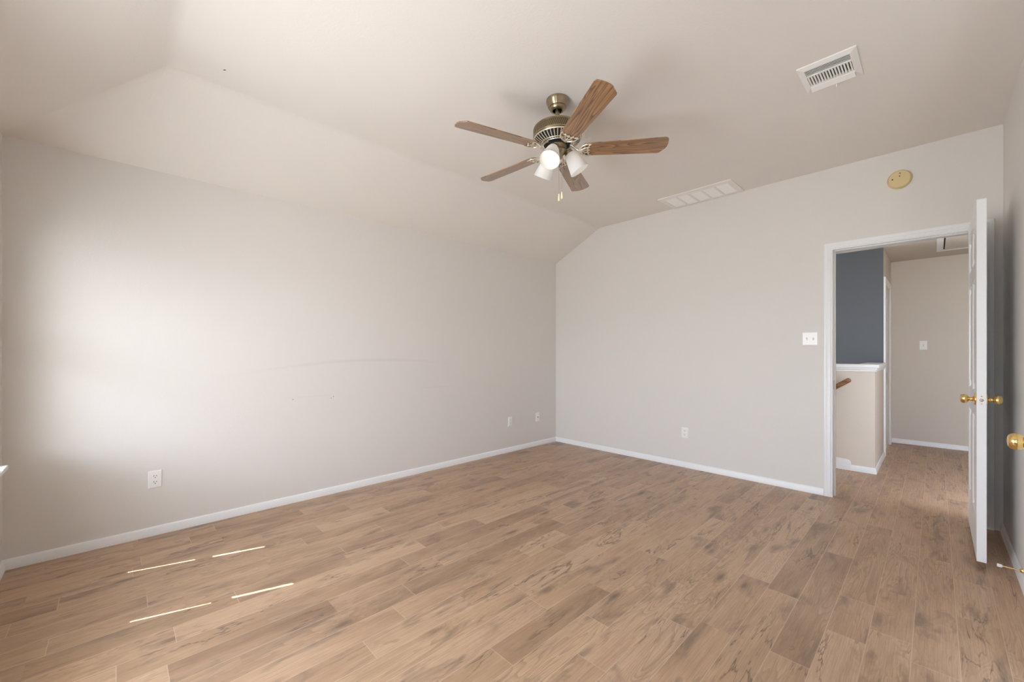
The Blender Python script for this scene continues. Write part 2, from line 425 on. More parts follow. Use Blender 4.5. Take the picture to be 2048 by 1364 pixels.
# ------------------------------------------------------------------ baseboards
BB = [(0, 0), (.013, 0), (.013, .036), (.010, .042), (.009, .050), (.005, .056), (0, .058)]    # (out from wall, up)
def baseboard(name, p0, p1, out, m0=0, m1=0, mat=None):
    """profile swept from p0 to p1 on the floor; out = unit vector away from the wall; m0/m1 mitre each end (+1 shortens)"""
    p0, p1, out = Vector((*p0, 0)), Vector((*p1, 0)), Vector((*out, 0)); d = (p1 - p0).normalized()
    bm = B(); r0, r1 = [], []
    for u, z in BB:
        r0.append(bm.verts.new(p0 + out * u + d * (u * m0) + Vector((0, 0, z)))); r1.append(bm.verts.new(p1 + out * u - d * (u * m1) + Vector((0, 0, z))))
    n = len(BB)
    for i in range(n): bm.faces.new((r0[i], r0[(i+1) % n], r1[(i+1) % n], r1[i]))
    bm.faces.new(r0); bm.faces.new(r1[::-1])
    return struct(ob(name, bm, mat or M_white, smooth=40))
baseboard('baseboard_left', (0, -L), (0, 0), (1, 0), 1, 1)
baseboard('baseboard_back', (0, 0), (2.937, 0), (0, -1), 1, 0)
baseboard('baseboard_right', (W, D2B + .06), (W, 0), (-1, 0), 0, 1)
baseboard('baseboard_front', (0, -L), (W, -L), (0, 1), 1, 1)
baseboard('baseboard_hall', (3.18, 3.2), (4.25, 3.2), (0, -1), 0, 0)
baseboard('baseboard_stair', (2.985, 1.11), (3.174, 1.11), (0, -1), 0, -1)
baseboard('baseboard_landing', (3.174, 1.11), (3.174, 2.09), (1, 0), -1, 0)

# ------------------------------------------------------------------ door casings (mitred, fluted)
CAS = [(0, 0), (0, .009), (.004, .012), (.008, .009), (.012, .009), (.016, .014), (.030, .0155), (.036, .013), (.041, .0155), (.050, .017), (.057, .016), (.060, 0)]
def casing(name, a0, a1, top, m):
    """local frame: x across, y out of the wall, z up; m maps it into the room"""
    bm = B(); cols = []
    for u, w in CAS:
        cols.append([bm.verts.new(m @ Vector(v)) for v in ((a0-u, w, 0), (a0-u, w, top+u), (a1+u, w, top+u), (a1+u, w, 0))])
    for i in range(len(CAS) - 1):
        for k in range(3): bm.faces.new((cols[i][k], cols[i][k+1], cols[i+1][k+1], cols[i+1][k]))
    return struct(ob(name, bm, M_white, smooth=35))
mY = Matrix(((1,0,0,0),(0,-1,0,0),(0,0,1,0),(0,0,0,1)))            # on the back wall, facing -y
casing('trim_1', 2.997, 3.812, 2.062, mY)
mYb = Matrix.Translation((0, .125, 0))                               # same opening, hall side
casing('trim_2', 2.997, 3.812, 2.062, mYb)
mX = Matrix(((0,-1,0,W),(1,0,0,0),(0,0,1,0),(0,0,0,1)))              # on the right wall, facing -x
casing('trim_3', D2A + .02, D2B - .02, 2.03, mX)
bm = B()                                                             # jambs and stops of the bedroom doorway
box(bm, JX0, 2.997, -.001, .126, 0, 2.068); box(bm, 3.812, JX1, -.001, .126, 0, 2.068); box(bm, JX0, JX1, -.001, .126, 2.068, JZ)
box(bm, 2.997, 3.007, .040, .075, 0, 2.068); box(bm, 3.802, 3.812, .040, .075, 0, 2.068); box(bm, 3.007, 3.802, .040, .075, 2.058, 2.068)
o = struct(ob('trim_4', bm, M_white, bevel=.0015))
bm = box(B(), 2.996, 2.9985, .012, .038, .90, .975); ob('strike_plate', bm, M_brass, o)
bm = B()
box(bm, W, W + T, D2A, D2A + .02, 0, 2.03); box(bm, W, W + T, D2B - .02, D2B, 0, 2.03); box(bm, W, W + T, D2A, D2B, 2.03, 2.05)
struct(ob('trim_5', bm, M_white))

# ------------------------------------------------------------------ six-panel doors
def SM(p, n=2):
    for _ in range(n):
        q = [p[0]]
        for a, b in zip(p, p[1:]): q += [(a[0]*.75+b[0]*.25, a[1]*.75+b[1]*.25), (a[0]*.25+b[0]*.75, a[1]*.25+b[1]*.75)]
        p = q + [p[-1]]
    return p
def knob_bm(bm, m):
    prof = SM([(.0, .062), (.011, .0625), (.019, .060), (.0235, .055), (.0262, .047), (.0262, .041), (.024, .034), (.017, .0285), (.0105, .0255), (.0095, .021), (.011, .014), (.016, .009), (.030, .0065), (.033, .004), (.033, 0)])
    return lathe(bm, prof, 40, m)
def door_leaf(wd, ht, th):
    """local: x along the leaf from the hinge, y = thickness (0..th), z up"""
    bm = B()
    st, mid = .115, .10
    px = [(st, wd/2 - mid/2), (wd/2 + mid/2, wd - st)]
    s = ht / 2.03
    pz = [(.235*s, .80*s), (.94*s, 1.60*s), (1.70*s, 1.91*s)]
    xs = sorted({0, wd, *[v for p in px for v in p]}); zs = sorted({0, ht, *[v for p in pz for v in p]})
    for side, y, sg in ((0, 0, 1), (1, th, -1)):
        V = {}
        def gv(x, z, yy):
            k = (round(x, 5), round(z, 5), round(yy, 5))
            if k not in V: V[k] = bm.verts.new((x, yy, z))
            return V[k]
        for xa, xb in zip(xs, xs[1:]):
            for za, zb in zip(zs, zs[1:]):
                if any(abs(xa-p[0]) < 1e-6 for p in px) and any(abs(za-p[0]) < 1e-6 for p in pz):
                    ins = [(0, 0), (.012, .008), (.030, .008), (.050, .003)]
                    for (i0, d0), (i1, d1) in zip(ins, ins[1:]):
                        c0 = [gv(x, z, y + sg*d0) for x, z in ((xa+i0, za+i0), (xb-i0, za+i0), (xb-i0, zb-i0), (xa+i0, zb-i0))]
                        c1 = [gv(x, z, y + sg*d1) for x, z in ((xa+i1, za+i1), (xb-i1, za+i1), (xb-i1, zb-i1), (xa+i1, zb-i1))]
                        for k in range(4): bm.faces.new((c0[k], c0[(k+1) % 4], c1[(k+1) % 4], c1[k]))
                    bm.faces.new(c1)
                else:
                    bm.faces.new([gv(x, z, y) for x, z in ((xa, za), (xb, za), (xb, zb), (xa, zb))])
    bmesh.ops.remove_doubles(bm, verts=bm.verts, dist=1e-6)
    # close the four edges
    for x in (0, wd):
        zz = zs
        for za, zb in zip(zz, zz[1:]): bm.faces.new([bm.verts.new(v) for v in ((x,0,za),(x,0,zb),(x,th,zb),(x,th,za))])
    for z in (0, ht):
        for xa, xb in zip(xs, xs[1:]): bm.faces.new([bm.verts.new(v) for v in ((xa,0,z),(xb,0,z),(xb,th,z),(xa,th,z))])
    bmesh.ops.remove_doubles(bm, verts=bm.verts, dist=1e-6)
    return bm
DW, DH, DT = .813, 2.03, .037
def hang_door(name, loc, rotz, knobz=.905, hinges=True, lock=True):
    d = bpy.data.objects.new(name, None); COL.objects.link(d); d.location = loc; d.rotation_euler = (0, 0, rotz); struct(d)
    ob('leaf', door_leaf(DW, DH, DT), M_door, d)
    k = knob_bm(B(), Matrix.Translation((DW - .06, 0, knobz)) @ Matrix.Rotation(R_(90), 4, 'X')); ob('knob', k, M_brass, d, smooth=75)
    k = knob_bm(B(), Matrix.Translation((DW - .06, DT, knobz)) @ Matrix.Rotation(R_(-90), 4, 'X')); ob('knob', k, M_brass, d, smooth=75)
    pl = ob('latch_plate', box(B(), DW - .0005, DW + .0012, DT/2 - .0125, DT/2 + .0125, knobz - .0285, knobz + .0285), M_plate, d, bevel=.001)
    bb = lathe(B(), [(.008, 0), (.008, .006), (.006, .009), (0, .010)], 16, Matrix.Translation((DW + .001, DT/2, knobz)) @ Matrix.Rotation(R_(90), 4, 'Y'))
    ob('latch_bolt', bb, M_steel, pl, smooth=40)
    sb = B()
    for dz in (-.021, .021): lathe(sb, [(.0035, 0), (.0035, .0015)], 10, Matrix.Translation((DW + .001, DT/2, knobz + dz)) @ Matrix.Rotation(R_(90), 4, 'Y'))
    ob('plate_screw', sb, M_steel, pl)
    if hinges:
        for hz in (.2, 1.02, 1.83):
            h = lathe(B(), [(.006, -.045), (.006, .045)], 12, Matrix.Translation((-.004, DT + .003, hz))); ob('hinge', h, M_brass, d, smooth=40)
    return d
# bedroom door swung open along the right wall (local x -> world -y, local y -> world +x)
hang_door('door_1', (3.752, -.012, .037), R_(-90))
# door in the right wall, standing slightly ajar beside the camera (hinged on the near side)
d2 = hang_door('door_2', (W - .005, -2.965, .02), R_(90 + 4.6), .91)
for c in d2.children:                                               # 0.76 m leaf
    pass
d2.scale = (.93, 1, 1)

# ------------------------------------------------------------------ hall and stairs
HC = 2.42
struct(ob('wall_hall', box(B(), 3.05, 4.37, 3.2, 3.32, -.02, HC + .05), M_hall))
struct(ob('wall_hall_right', box(B(), 4.25, 4.37, .125, 3.2, -.02, HC + .05), M_hall))
HD0, HD1 = 2.17, 2.98
bm = B()
poly = [(3.174,2.09,-.02),(3.174,HD0,-.02),(3.174,HD0,2.035),(3.174,HD1,2.035),(3.174,HD1,-.02),(3.174,3.2,-.02),(3.174,3.2,HC+.05),(3.174,2.09,HC+.05)]
struct(ob('wall_hall_left', prism(bm, poly, (-.12, 0, 0)), M_hall))
mXr = Matrix(((0,1,0,3.174),(1,0,0,0),(0,0,1,0),(0,0,0,1)))
casing('trim_6', HD0 + .005, HD1 - .005, 2.03, mXr)
d3 = bpy.data.objects.new('door_3', None); COL.objects.link(d3); d3.location = (3.125, HD0 + .002, .012); d3.rotation_euler = (0, 0, R_(90)); struct(d3)
ob('leaf', door_leaf(.806, 2.015, .035), M_door, d3, loc=(0, -.035, 0))
# grey wall across the stairwell, its side walls and the stair run
bm = box(B(), .5, 3.053, 2.075, 2.20, -2.7, HC + .05); box(bm, 3.053, 3.1735, 2.075, 2.0895, -.02, HC + .05)
struct(ob('wall_stair_back', bm, M_grey))
bm = B()
SWZ0, SWZ1, SWY0, SWY1 = .3, 1.7, .85, 1.85
box(bm, .38, .5, .125, 2.2, -2.7, SWZ0); box(bm, .38, .5, .125, 2.2, SWZ1, HC + .05); box(bm, .38, .5, .125, SWY0, SWZ0, SWZ1); box(bm, .38, .5, SWY1, 2.2, SWZ0, SWZ1)
struct(ob('wall_stair_left', bm, M_hall))
struct(ob('wall_stair_front', box(B(), .38, 2.87, .115, .125, -2.7, -.02), M_hall))
bm = B()
box(bm, .5, 3.174, 1.11, 1.225, -2.7, 1.02); box(bm, 3.06, 3.174, 1.225, 2.075, -.3, 1.02)
struct(ob('wall_half', bm, M_hall))
bm = B()                                                            # moulded cap on the half wall, L-shaped
for o_, z0, z1 in ((.012, 1.015, 1.035), (.020, 1.035, 1.055), (.030, 1.055, 1.088)):
    prism(bm, [(.5, 1.11-o_, z0), (3.174+o_, 1.11-o_, z0), (3.174+o_, 2.0745, z0), (3.06-o_, 2.0745, z0), (3.06-o_, 1.225+o_, z0), (.5, 1.225+o_, z0)], (0, 0, z1 - z0))
struct(ob('trim_7', bm, M_white, bevel=.004))
bm = B()                                                            # stair skirt board, curved lead end
pts = [(2.99, 1.0975, 0.0), (2.992, 1.0975, .07), (2.985, 1.0975, .095), (2.965, 1.0975, .108), (2.86, 1.0975, .115), (.6, 1.0975, -1.60), (.6, 1.0975, -1.9), (2.8, 1.0975, -.15), (2.87, 1.0975, 0)]
struct(ob('trim_8', prism(bm, pts, (0, .0125, 0)), M_white))
st = bpy.data.objects.new('stairs', None); COL.objects.link(st); st.location = (2.87, .61, 0); struct(st)
for i in range(8):
    z = -.187 * (i + 1); x1 = -.26 * i
    ob('step', box(B(), x1 - .28, x1, -.485, .487, z - .20, z), M_floor if False else M_rail, st)
struct(ob('floor_stair', box(B(), .5, 2.9, .125, 2.09, -2.75, -2.7), M_rail))
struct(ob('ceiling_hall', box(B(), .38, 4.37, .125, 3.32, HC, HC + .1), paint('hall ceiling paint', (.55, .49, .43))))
d = bpy.data.lights.new('stair_sky', 'AREA'); d.shape = 'RECTANGLE'; d.size = SWY1 - SWY0; d.size_y = SWZ1 - SWZ0; d.cycles.is_portal = True
o = bpy.data.objects.new('stair_sky', d); COL.objects.link(o); o.location = (.36, (SWY0+SWY1)/2, (SWZ0+SWZ1)/2)
o.rotation_euler = Vector((1, 0, 0)).to_track_quat('-Z', 'Z').to_euler()
bm = B()
for y0, y1, z0, z1 in ((SWY0, SWY0+.05, SWZ0, SWZ1), (SWY1-.05, SWY1, SWZ0, SWZ1), (SWY0, SWY1, SWZ0, SWZ0+.05), (SWY0, SWY1, SWZ1-.05, SWZ1), ((SWY0+SWY1)/2-.02, (SWY0+SWY1)/2+.02, SWZ0, SWZ1)):
    box(bm, .40, .45, y0, y1, z0, z1)
o = struct(ob('window_4', bm, M_white)); ob('pane', box(B(), .42, .424, SWY0+.05, SWY1-.05, SWZ0+.05, SWZ1-.05), M_glass, o)  # unseen stairwell window, added to light the hall
# hand rail
hr = thing('handrail', 'dark wooden stair handrail end on the beige half wall beyond the open doorway', 'handrail', (2.978, 1.045, .925))
sl_ = .72
bm = B(); n = 24
pts = [(-t * 1.9 / n, 0, -t * 1.9 / n * sl_) for t in range(n + 1)]
dv = Vector((1, 0, sl_)).normalized()
ends = [(dv * .020)[:], (dv * .017)[:], (dv * .010)[:]]
tube(bm, ends + pts, [.006, .015, .0215] + [.024] * (n + 1), 14)
ob('rail', bm, M_rail, hr, smooth=60)
for x in (-.35, -1.5):
    bm = tube(B(), [(x, 0, x*sl_ - .018), (x, .0, x*sl_ - .05), (x, .03, x*sl_ - .07), (x, .065, x*sl_ - .07)], .006, 8); lathe(bm, [(.03, 0), (.03, .005)], 16, Matrix.Translation((x, .061, x*sl_ - .07)) @ Matrix.Rotation(R_(-90), 4, 'X'))
    ob('bracket', bm, M_brass, hr, smooth=50)
# attic hatch in the hall ceiling
ah = thing('attic_hatch', 'white framed attic access hatch in the hall ceiling', 'attic hatch', (3.90, 2.10, HC))
bm = B()
x0, x1, y0, y1 = -.30, .30, -.75, .62; fw = .055
for a in ((x0, x0+fw, y0, y1), (x1-fw, x1, y0, y1), (x0+fw, x1-fw, y1-fw, y1), (x0+fw, x1-fw, y0, y0+fw)): box(bm, *a, -.018, 0)
ob('frame', bm, M_white, ah, bevel=.003)
ob('recess', box(B(), x0+fw, x1-fw, y0+fw, y1-fw, -.004, 0), M_dark, ah)  # flat black sheet, painting in the shaded gap round the panel
ob('panel', box(B(), x0+fw+.012, x1-fw-.004, y0+fw+.01, y1-fw-.004, -.014, -.004), flat('hatch panel paint', (.62, .56, .50), .6), ah)
# ------------------------------------------------------------------ windows behind the camera: first with a slatted blind, others added for light
for i, (x0, x1, bx0, bx1, WZ0) in enumerate(WIN):
    fr = .036
    wn = bpy.data.objects.new('window_%d' % (i+1), None); COL.objects.link(wn); wn.location = ((x0+x1)/2, -L, WZ0); struct(wn)
    hx = (x1 - x0) / 2; hz = WZ1 - WZ0
    def wb(bm, a0, a1, y0, y1, z0, z1): return box(bm, a0, a1, y0, y1, z0, z1)
    bm = B(); ya, yb = -.125, -.092
    wb(bm, -hx, -hx+fr, ya, yb, 0, hz); wb(bm, hx-fr, hx, ya, yb, 0, hz); wb(bm, -hx+fr, hx-fr, ya, yb, 0, fr); wb(bm, -hx+fr, hx-fr, ya, yb, hz-fr, hz)
    wb(bm, -hx+fr, hx-fr, ya, yb+.006, .64, .70)
    ob('sash_frame', bm, M_white, wn)
    ob('pane', wb(B(), -hx+fr, hx-fr, -.112, -.108, fr, .64), M_glass, wn); ob('pane', wb(B(), -hx+fr, hx-fr, -.112, -.108, .70, hz-fr), M_glass, wn)
    ob('stool', wb(B(), -hx-.045, hx+.045, -.14, .052, -.018, .004), M_white, wn, bevel=.004)
    ob('apron', wb(B(), -hx-.03, hx+.03, 0, .015, -.07, -.018), M_white, wn)
    if bx0 is None: continue
    # blind: horizontal slats let sky light in and stop the steep sun
    cx = (x0 + x1) / 2; l0, l1 = bx0 - cx, bx1 - cx
    bl = ob('blind_headrail', wb(B(), l0, l1, -.052, .0, hz-.045, hz), M_blind, wn)
    pitch = .0205; zz = .06; bm = B(); k = 0
    while zz < hz - .06:
        m = Matrix.Translation((0, -.026, zz)) @ Matrix.Rotation(R_(-20), 4, 'X')
        box(bm, l0, l1, -.025, .025, -.0012, .0012, m)
        if i == 0 and zz < .52 and k % 2:                                     # tabs added at the slat ends to dash the streak of sun
            for xe in (l0 - .012, l1): box(bm, xe, xe + .012, -.004, .004, -.012, .012, m)
        zz += pitch; k += 1
    ob('slats', bm, M_blind, bl)
    ob('bottom_rail', wb(B(), l0, l1, -.05, -.002, .02, .045), M_blind, bl)
# unseen roof overhang, placed to cut the sun streaks short; shades the upper panes
struct(ob('added_eave', box(B(), -.5, 1.00, -5.227, -L - .14, 2.20, 2.30), M_tan))
# deeper porch roof added over the other two windows: shade from the sun, open to sky and ground
struct(ob('added_porch_roof', box(B(), .98, W + .6, -6.55, -L - .14, 2.30, 2.40), M_tan))

# ================================================================== ceiling fan
FX, FY = 1.988, -2.366
fan = thing('ceiling_fan', 'five-blade ceiling fan with wood blades, antique brass body and three lit glass shades', 'ceiling fan', (FX, FY, H2))
def Z(z): return z - H2
ob('canopy', lathe(B(), [(.066, 0), (.0685, -.004), (.0685, -.014), (.066, -.020), (.061, -.034), (.0555, -.045), (.0545, -.047), (.0490, -.048), (.0485, -.054), (.045, -.062), (.040, -.066), (.030, -.068), (.030, -.060)], 48, cap=False), M_ant, fan, smooth=35)
ob('downrod', lathe(B(), [(.0125, -.055), (.0125, Z(2.575))], 20), M_ant, fan, smooth=40)
# motor: dome, lattice band, ribbed dish
mo = ob('motor_housing', lathe(B(), [(.013, Z(2.600)), (.030, Z(2.598)), (.045, Z(2.588)), (.110, Z(2.583)), (.138, Z(2.578)), (.1455, Z(2.571)), (.1465, Z(2.566)), (.143, Z(2.564)), (.143, Z(2.525)), (.1475, Z(2.523)), (.1475, Z(2.515)), (.144, Z(2.512)), (.136, Z(2.508)), (.112, Z(2.500)), (.09, Z(2.492)), (.03, Z(2.488))], 64, cap=False), M_ant, fan, smooth=35)
bm = B(); n = 80; r = .1462
for i in range(n):
    for sgn in (1, -1):
        pts = []
        for s in range(5):
            t = s / 4; an = 2 * math.pi * (i + sgn * t * 1.6) / n
            pts.append((r * math.cos(an), r * math.sin(an), Z(2.5655) + (2.524 - 2.5655) * t))
        tube(bm, pts, .0011, 5)
ob('lattice_band', bm, M_ant, mo, smooth=60)
ob('lattice_backing', lathe(B(), [(.1434, Z(2.5640)), (.1434, Z(2.5250))], 64, cap=False), flat('dark brass', (.17, .135, .08), .45, .7), mo)  # darker brass drum behind the lattice
bm = B(); n = 40
for i in range(n):
    an = 2 * math.pi * (i + .5) / n; c_, s_ = math.cos(an), math.sin(an)
    tube(bm, [(.141*c_, .141*s_, Z(2.5065)), (.126*c_, .126*s_, Z(2.494)), (.106*c_, .106*s_, Z(2.483)), (.086*c_, .086*s_, Z(2.4765))], [.0034, .0032, .0030, .0026], 6)
for rr, zz, t in ((.142, 2.508, .0042), (.098, 2.480, .0030), (.084, 2.476, .0036)):
    tube(bm, [(rr*math.cos(2*math.pi*k/48), rr*math.sin(2*math.pi*k/48), Z(zz)) for k in range(49)], t, 6)
ob('ribbed_dish', bm, M_antlight, mo, smooth=60)
ob('dish_backing', lathe(B(), [(.140, Z(2.5075)), (.126, Z(2.4965)), (.106, Z(2.4855)), (.086, Z(2.479)), (.0, Z(2.478))], 48), M_dark, mo, smooth=40)
ob('flywheel', lathe(B(), [(.074, Z(2.479)), (.074, Z(2.468)), (.05, Z(2.466))], 40), M_dark, fan, smooth=40)
ob('switch_housing', lathe(B(), [(.050, Z(2.470)), (.056, Z(2.466)), (.054, Z(2.460)), (.054, Z(2.436)), (.056, Z(2.433)), (.052, Z(2.429)), (.042, Z(2.418)), (.034, Z(2.412)), (.030, Z(2.395)), (.020, Z(2.388)), (.010, Z(2.384)), (.006, Z(2.376)), (0, Z(2.374))], 40), M_ant, fan, smooth=35)
# blades
def blade_bm():
    bm = B(); r0, r1 = .147, .650
    out = []
    def hw(t): return .053 + (.066 - .053) * t
    up = []
    for k in range(9):                                           # rounded root
        a = math.pi * (1.5 - k / 8 * 1.0)
        up.append((r0 + .030 + .030 * math.cos(a), hw(0) * math.sin(-a) * 1.0))
    root = sorted(up, key=lambda p: p[1])
    tip = [(r1 - .046, hw(1)), (r1 - .038, hw(1) - .0025), (r1 - .010, .030), (r1 - .005, .021), (r1 - .001, .006), (r1, -.015), (r1 - .003, -.040), (r1 - .006, -.052), (r1 - .011, -.060), (r1 - .020, -hw(1) + .002), (r1 - .026, -hw(1))]
    poly = [(x, y, 0) for x, y in root] + [(x, y, 0) for x, y in tip]
    prism(bm, poly, (0, 0, .006))
    bmesh.ops.triangulate(bm, faces=[f for f in bm.faces if len(f.verts) > 4])
    return bm
def iron_bm():
    """scalloped filigree bracket under the blade root, arm running back to the flywheel"""
    bm = B(); zb = -.004
    tube(bm, [(.062, 0, .043), (.085, 0, .036), (.108, 0, .012), (.128, 0, -.004), (.150, 0, zb - .002)], [.009, .0085, .008, .008, .007], 8, flat=.75)
    for s in (1, -1):
        tube(bm, [(.128, 0, zb), (.136, s*.020, zb), (.150, s*.036, zb), (.170, s*.047, zb), (.192, s*.051, zb), (.203, s*.047, zb)], [.006, .005, .0048, .0045, .004, .003], 7, flat=.8)
        tube(bm, [(.138, 0, zb), (.155, s*.012, zb), (.175, s*.020, zb), (.190, s*.023, zb)], .0035, 6, flat=.8)
        for ya, yb, rx in ((.047, .022, .203), (.022, 0.0, .192)):     # scalloped front edge
            pts = []
            for k in range(7):
                t = k / 6; yy = ya + (yb - ya) * t
                pts.append((rx - .012 * math.sin(math.pi * t) - (.203 - .194) * t * (rx > .2), s * yy, zb))
            tube(bm, pts, .0038, 6, flat=.8)
    tube(bm, [(.150, 0, zb), (.175, 0, zb), (.196, 0, zb)], .004, 6, flat=.8)
    for x, y in ((.165, .030), (.165, -.030), (.185, 0)): lathe(bm, [(.006, zb - .005), (.006, zb)], 10, Matrix.Translation((x, y, 0)))
    return bm
BZ = Z(2.437)
blade0 = ob('blade', blade_bm(), M_blade, fan, loc=(0, 0, BZ), bevel=.0015)
iron0 = ob('blade_iron', iron_bm(), M_antlight, blade0, smooth=60)
for i, an in enumerate((39.5, 113.5, 184.0, 254.0, 330.8)):
    bl = blade0 if i == 0 else blade0.copy()
    if i:
        link(bl, fan); ir = iron0.copy(); link(ir, bl); ir.parent = bl
    bl.rotation_euler = (Matrix.Rotation(R_(an), 3, 'Z') @ Matrix.Rotation(R_(-12), 3, 'X')).to_euler()
# lamps
camyaw = R_(46.0086)
tilt = R_(33)
shade_prof = [(.020, 0), (.024, .004), (.030, .012), (.0385, .035), (.046, .065), (.053, .095), (.0585, .117), (.061, .126), (.0595, .127), (.0565, .117), (.051, .095), (.044, .065), (.0365, .035), (.028, .014), (.021, .006)]
sh0 = None
for i, an in enumerate((5, 125, 245)):
    azi = camyaw + R_(an)
    dirv = Vector((math.cos(azi), math.sin(azi), 0)); dn = Vector((0, 0, -1))
    neck = dirv * .070 + Vector((0, 0, Z(2.430)))
    ax = (dirv * math.sin(tilt) + dn * math.cos(tilt)).normalized()
    M = Matrix.Translation(neck) @ ax.to_track_quat('Z', 'Y').to_matrix().to_4x4()
    arm = tube(B(), [dirv * .030 + Vector((0, 0, Z(2.418))), dirv * .050 + Vector((0, 0, Z(2.437))), dirv * .062 + Vector((0, 0, Z(2.440))), neck + ax * .001], [.009, .009, .010, .012], 10)
    lathe(arm, [(.012, -.014), (.024, -.010), (.027, .002), (.027, .010)], 20, M)
    ob('lamp_arm', arm, M_ant, fan, smooth=50)
    q_ = (ax.to_track_quat('Z', 'Y')).to_euler()
    if sh0 is None:
        sh0 = ob('lamp_shade', lathe(B(), shade_prof, 40, cap=False), M_shade, fan, loc=neck, rot=q_, smooth=60)
        bu0 = ob('bulb', lathe(B(), [(.012, .012), (.013, .035), (.020, .055), (.0275, .075), (.0275, .090), (.020, .103), (0, .108)], 20), M_bulb, sh0, smooth=60)
    else:
        s_ = sh0.copy(); link(s_, fan); s_.location = neck; s_.rotation_euler = q_; bb = bu0.copy(); link(bb, s_); bb.parent = s_
# pull chains
Rv = Vector((math.cos(camyaw), math.sin(camyaw), 0)); Fv = Vector((-math.sin(camyaw), math.cos(camyaw), 0))
for lat, fwd, ze in ((.004, -.050, 2.155), (.022, -.045, 2.170)):
    p0 = Rv * lat + Fv * fwd + Vector((0, 0, Z(2.44))); p1 = Rv * lat + Fv * fwd + Vector((0, 0, Z(ze)))
    bm = tube(B(), [p0, p1], .0010, 6)
    k = 0
    while k * .006 < (p0 - p1).length:
        lathe(bm, [(0, .0016), (.0014, .0008), (.0016, 0), (.0014, -.0008), (0, -.0016)], 6, Matrix.Translation(p0.lerp(p1, k * .006 / (p0 - p1).length)), cap=False); k += 1
    ch = ob('pull_chain', bm, M_chain, fan)
    ob('pull_knob', lathe(B(), [(0, .003), (.003, .002), (.0038, -.006), (.006, -.026), (.0065, -.036), (.005, -.041), (0, -.042)], 16, Matrix.Translation(p1)), M_cream, ch, smooth=60)

# ================================================================== ceiling vents
vt = thing('air_vent', 'small white ceiling air supply register with dark slots near the right wall', 'air vent', (3.19, -1.486, H2))
hx, hy = .126, .150
bm = B()
def frame(bm, hx, hy, ix0, ix1, iy0, iy1, zo, zi):
    """sloped face: outer lip at zo, inner edge at zi"""
    o_ = [bm.verts.new(v) for v in ((-hx,-hy,0),(hx,-hy,0),(hx,hy,0),(-hx,hy,0))]
    p_ = [bm.verts.new(v) for v in ((-hx,-hy,zo),(hx,-hy,zo),(hx,hy,zo),(-hx,hy,zo))]
    i_ = [bm.verts.new(v) for v in ((ix0,iy0,zi),(ix1,iy0,zi),(ix1,iy1,zi),(ix0,iy1,zi))]
    j_ = [bm.verts.new(v) for v in ((ix0,iy0,0),(ix1,iy0,0),(ix1,iy1,0),(ix0,iy1,0))]
    for A, B_ in ((o_, p_), (p_, i_), (i_, j_)):
        for k in range(4): bm.faces.new((A[k], A[(k+1) % 4], B_[(k+1) % 4], B_[k]))
frame(bm, hx, hy, -.096, .096, -.120, .062, -.006, -.014)
ob('frame', bm, M_vent, vt)
ob('duct_shade', box(B(), -.096, .096, -.120, .062, -.002, -.0005), M_dark, vt)  # black plate standing in for the shade inside the duct
bm = B()
for k in range(6):
    y = -.119 + k * .0125; box(bm, -.095, .095, y - .0010, y + .0010, -.0055, .0055, Matrix.Translation((0, 0, -.0085)) @ Matrix.Translation((0, y, 0)) @ Matrix.Rotation(R_(-48), 4, 'X') @ Matrix.Translation((0, -y, 0)))
box(bm, -.096, .096, -.0545, -.0445, -.014, -.002)
ob('long_louvers', bm, M_vent, vt)
bm = B()
for k in range(15):
    x = -.090 + k * .180 / 14; box(bm, x - .0034, x + .0034, -.045, .050, -.0145, -.002)
box(bm, -.096, .096, .050, .062, -.0145, -.002)
ob('short_louvers', bm, M_vent, vt)
bm = B(); prism(bm, [(-.098, .062, -.014), (-.098, .066, -.017), (-.098, .102, -.026), (-.098, .104, -.008)], (.196, 0, 0)); ob('deflector', bm, M_vent, vt)
bm = tube(B(), [(.012, .112, -.006), (.012, .122, -.022), (.012, .120, -.038)], [.004, .004, .005], 8); ob('damper_lever', bm, M_vent, vt, smooth=50)

M_louver = flat('louver enamel', (.93, .93, .92), .45)
rg = thing('return_air_grille', 'wide white return air grille on the ceiling against the back wall', 'air vent', (1.990, -.194, H2))
hx, hy = .342, .187
bm = B(); frame(bm, hx, hy, -hx + .046, hx - .046, -hy + .052, hy - .052, -.008, -.014)
nP = 5; pw = (2 * hx - .092) / nP
for k in range(1, nP):
    x = -hx + .046 + k * pw; box(bm, x - .010, x + .010, -hy + .052, hy - .052, -.0140, -.001)
ob('frame', bm, flat('grille enamel', (.86, .83, .80), .45), rg)
ob('filter', box(B(), -hx + .05, hx - .05, -hy + .056, hy - .056, -.003, -.0005), flat('filter grey', (.70, .70, .70), .8), rg)
for k in range(nP):
    xa = -hx + .046 + k * pw + (.010 if k else 0); xb = -hx + .046 + (k+1) * pw - (.010 if k < nP-1 else 0)
    bm = B(); n = 20
    for j in range(n):
        y = -hy + .056 + (2*hy - .112) * (j + .5) / n
        box(bm, xa, xb, y - .0080, y + .0080, -.0008, .0008, Matrix.Translation((0, 0, -.0085)) @ Matrix.Translation((0, y, 0)) @ Matrix.Rotation(R_(-14), 4, 'X') @ Matrix.Translation((0, -y, 0)))
    ob('louver_panel', bm, M_louver, rg)

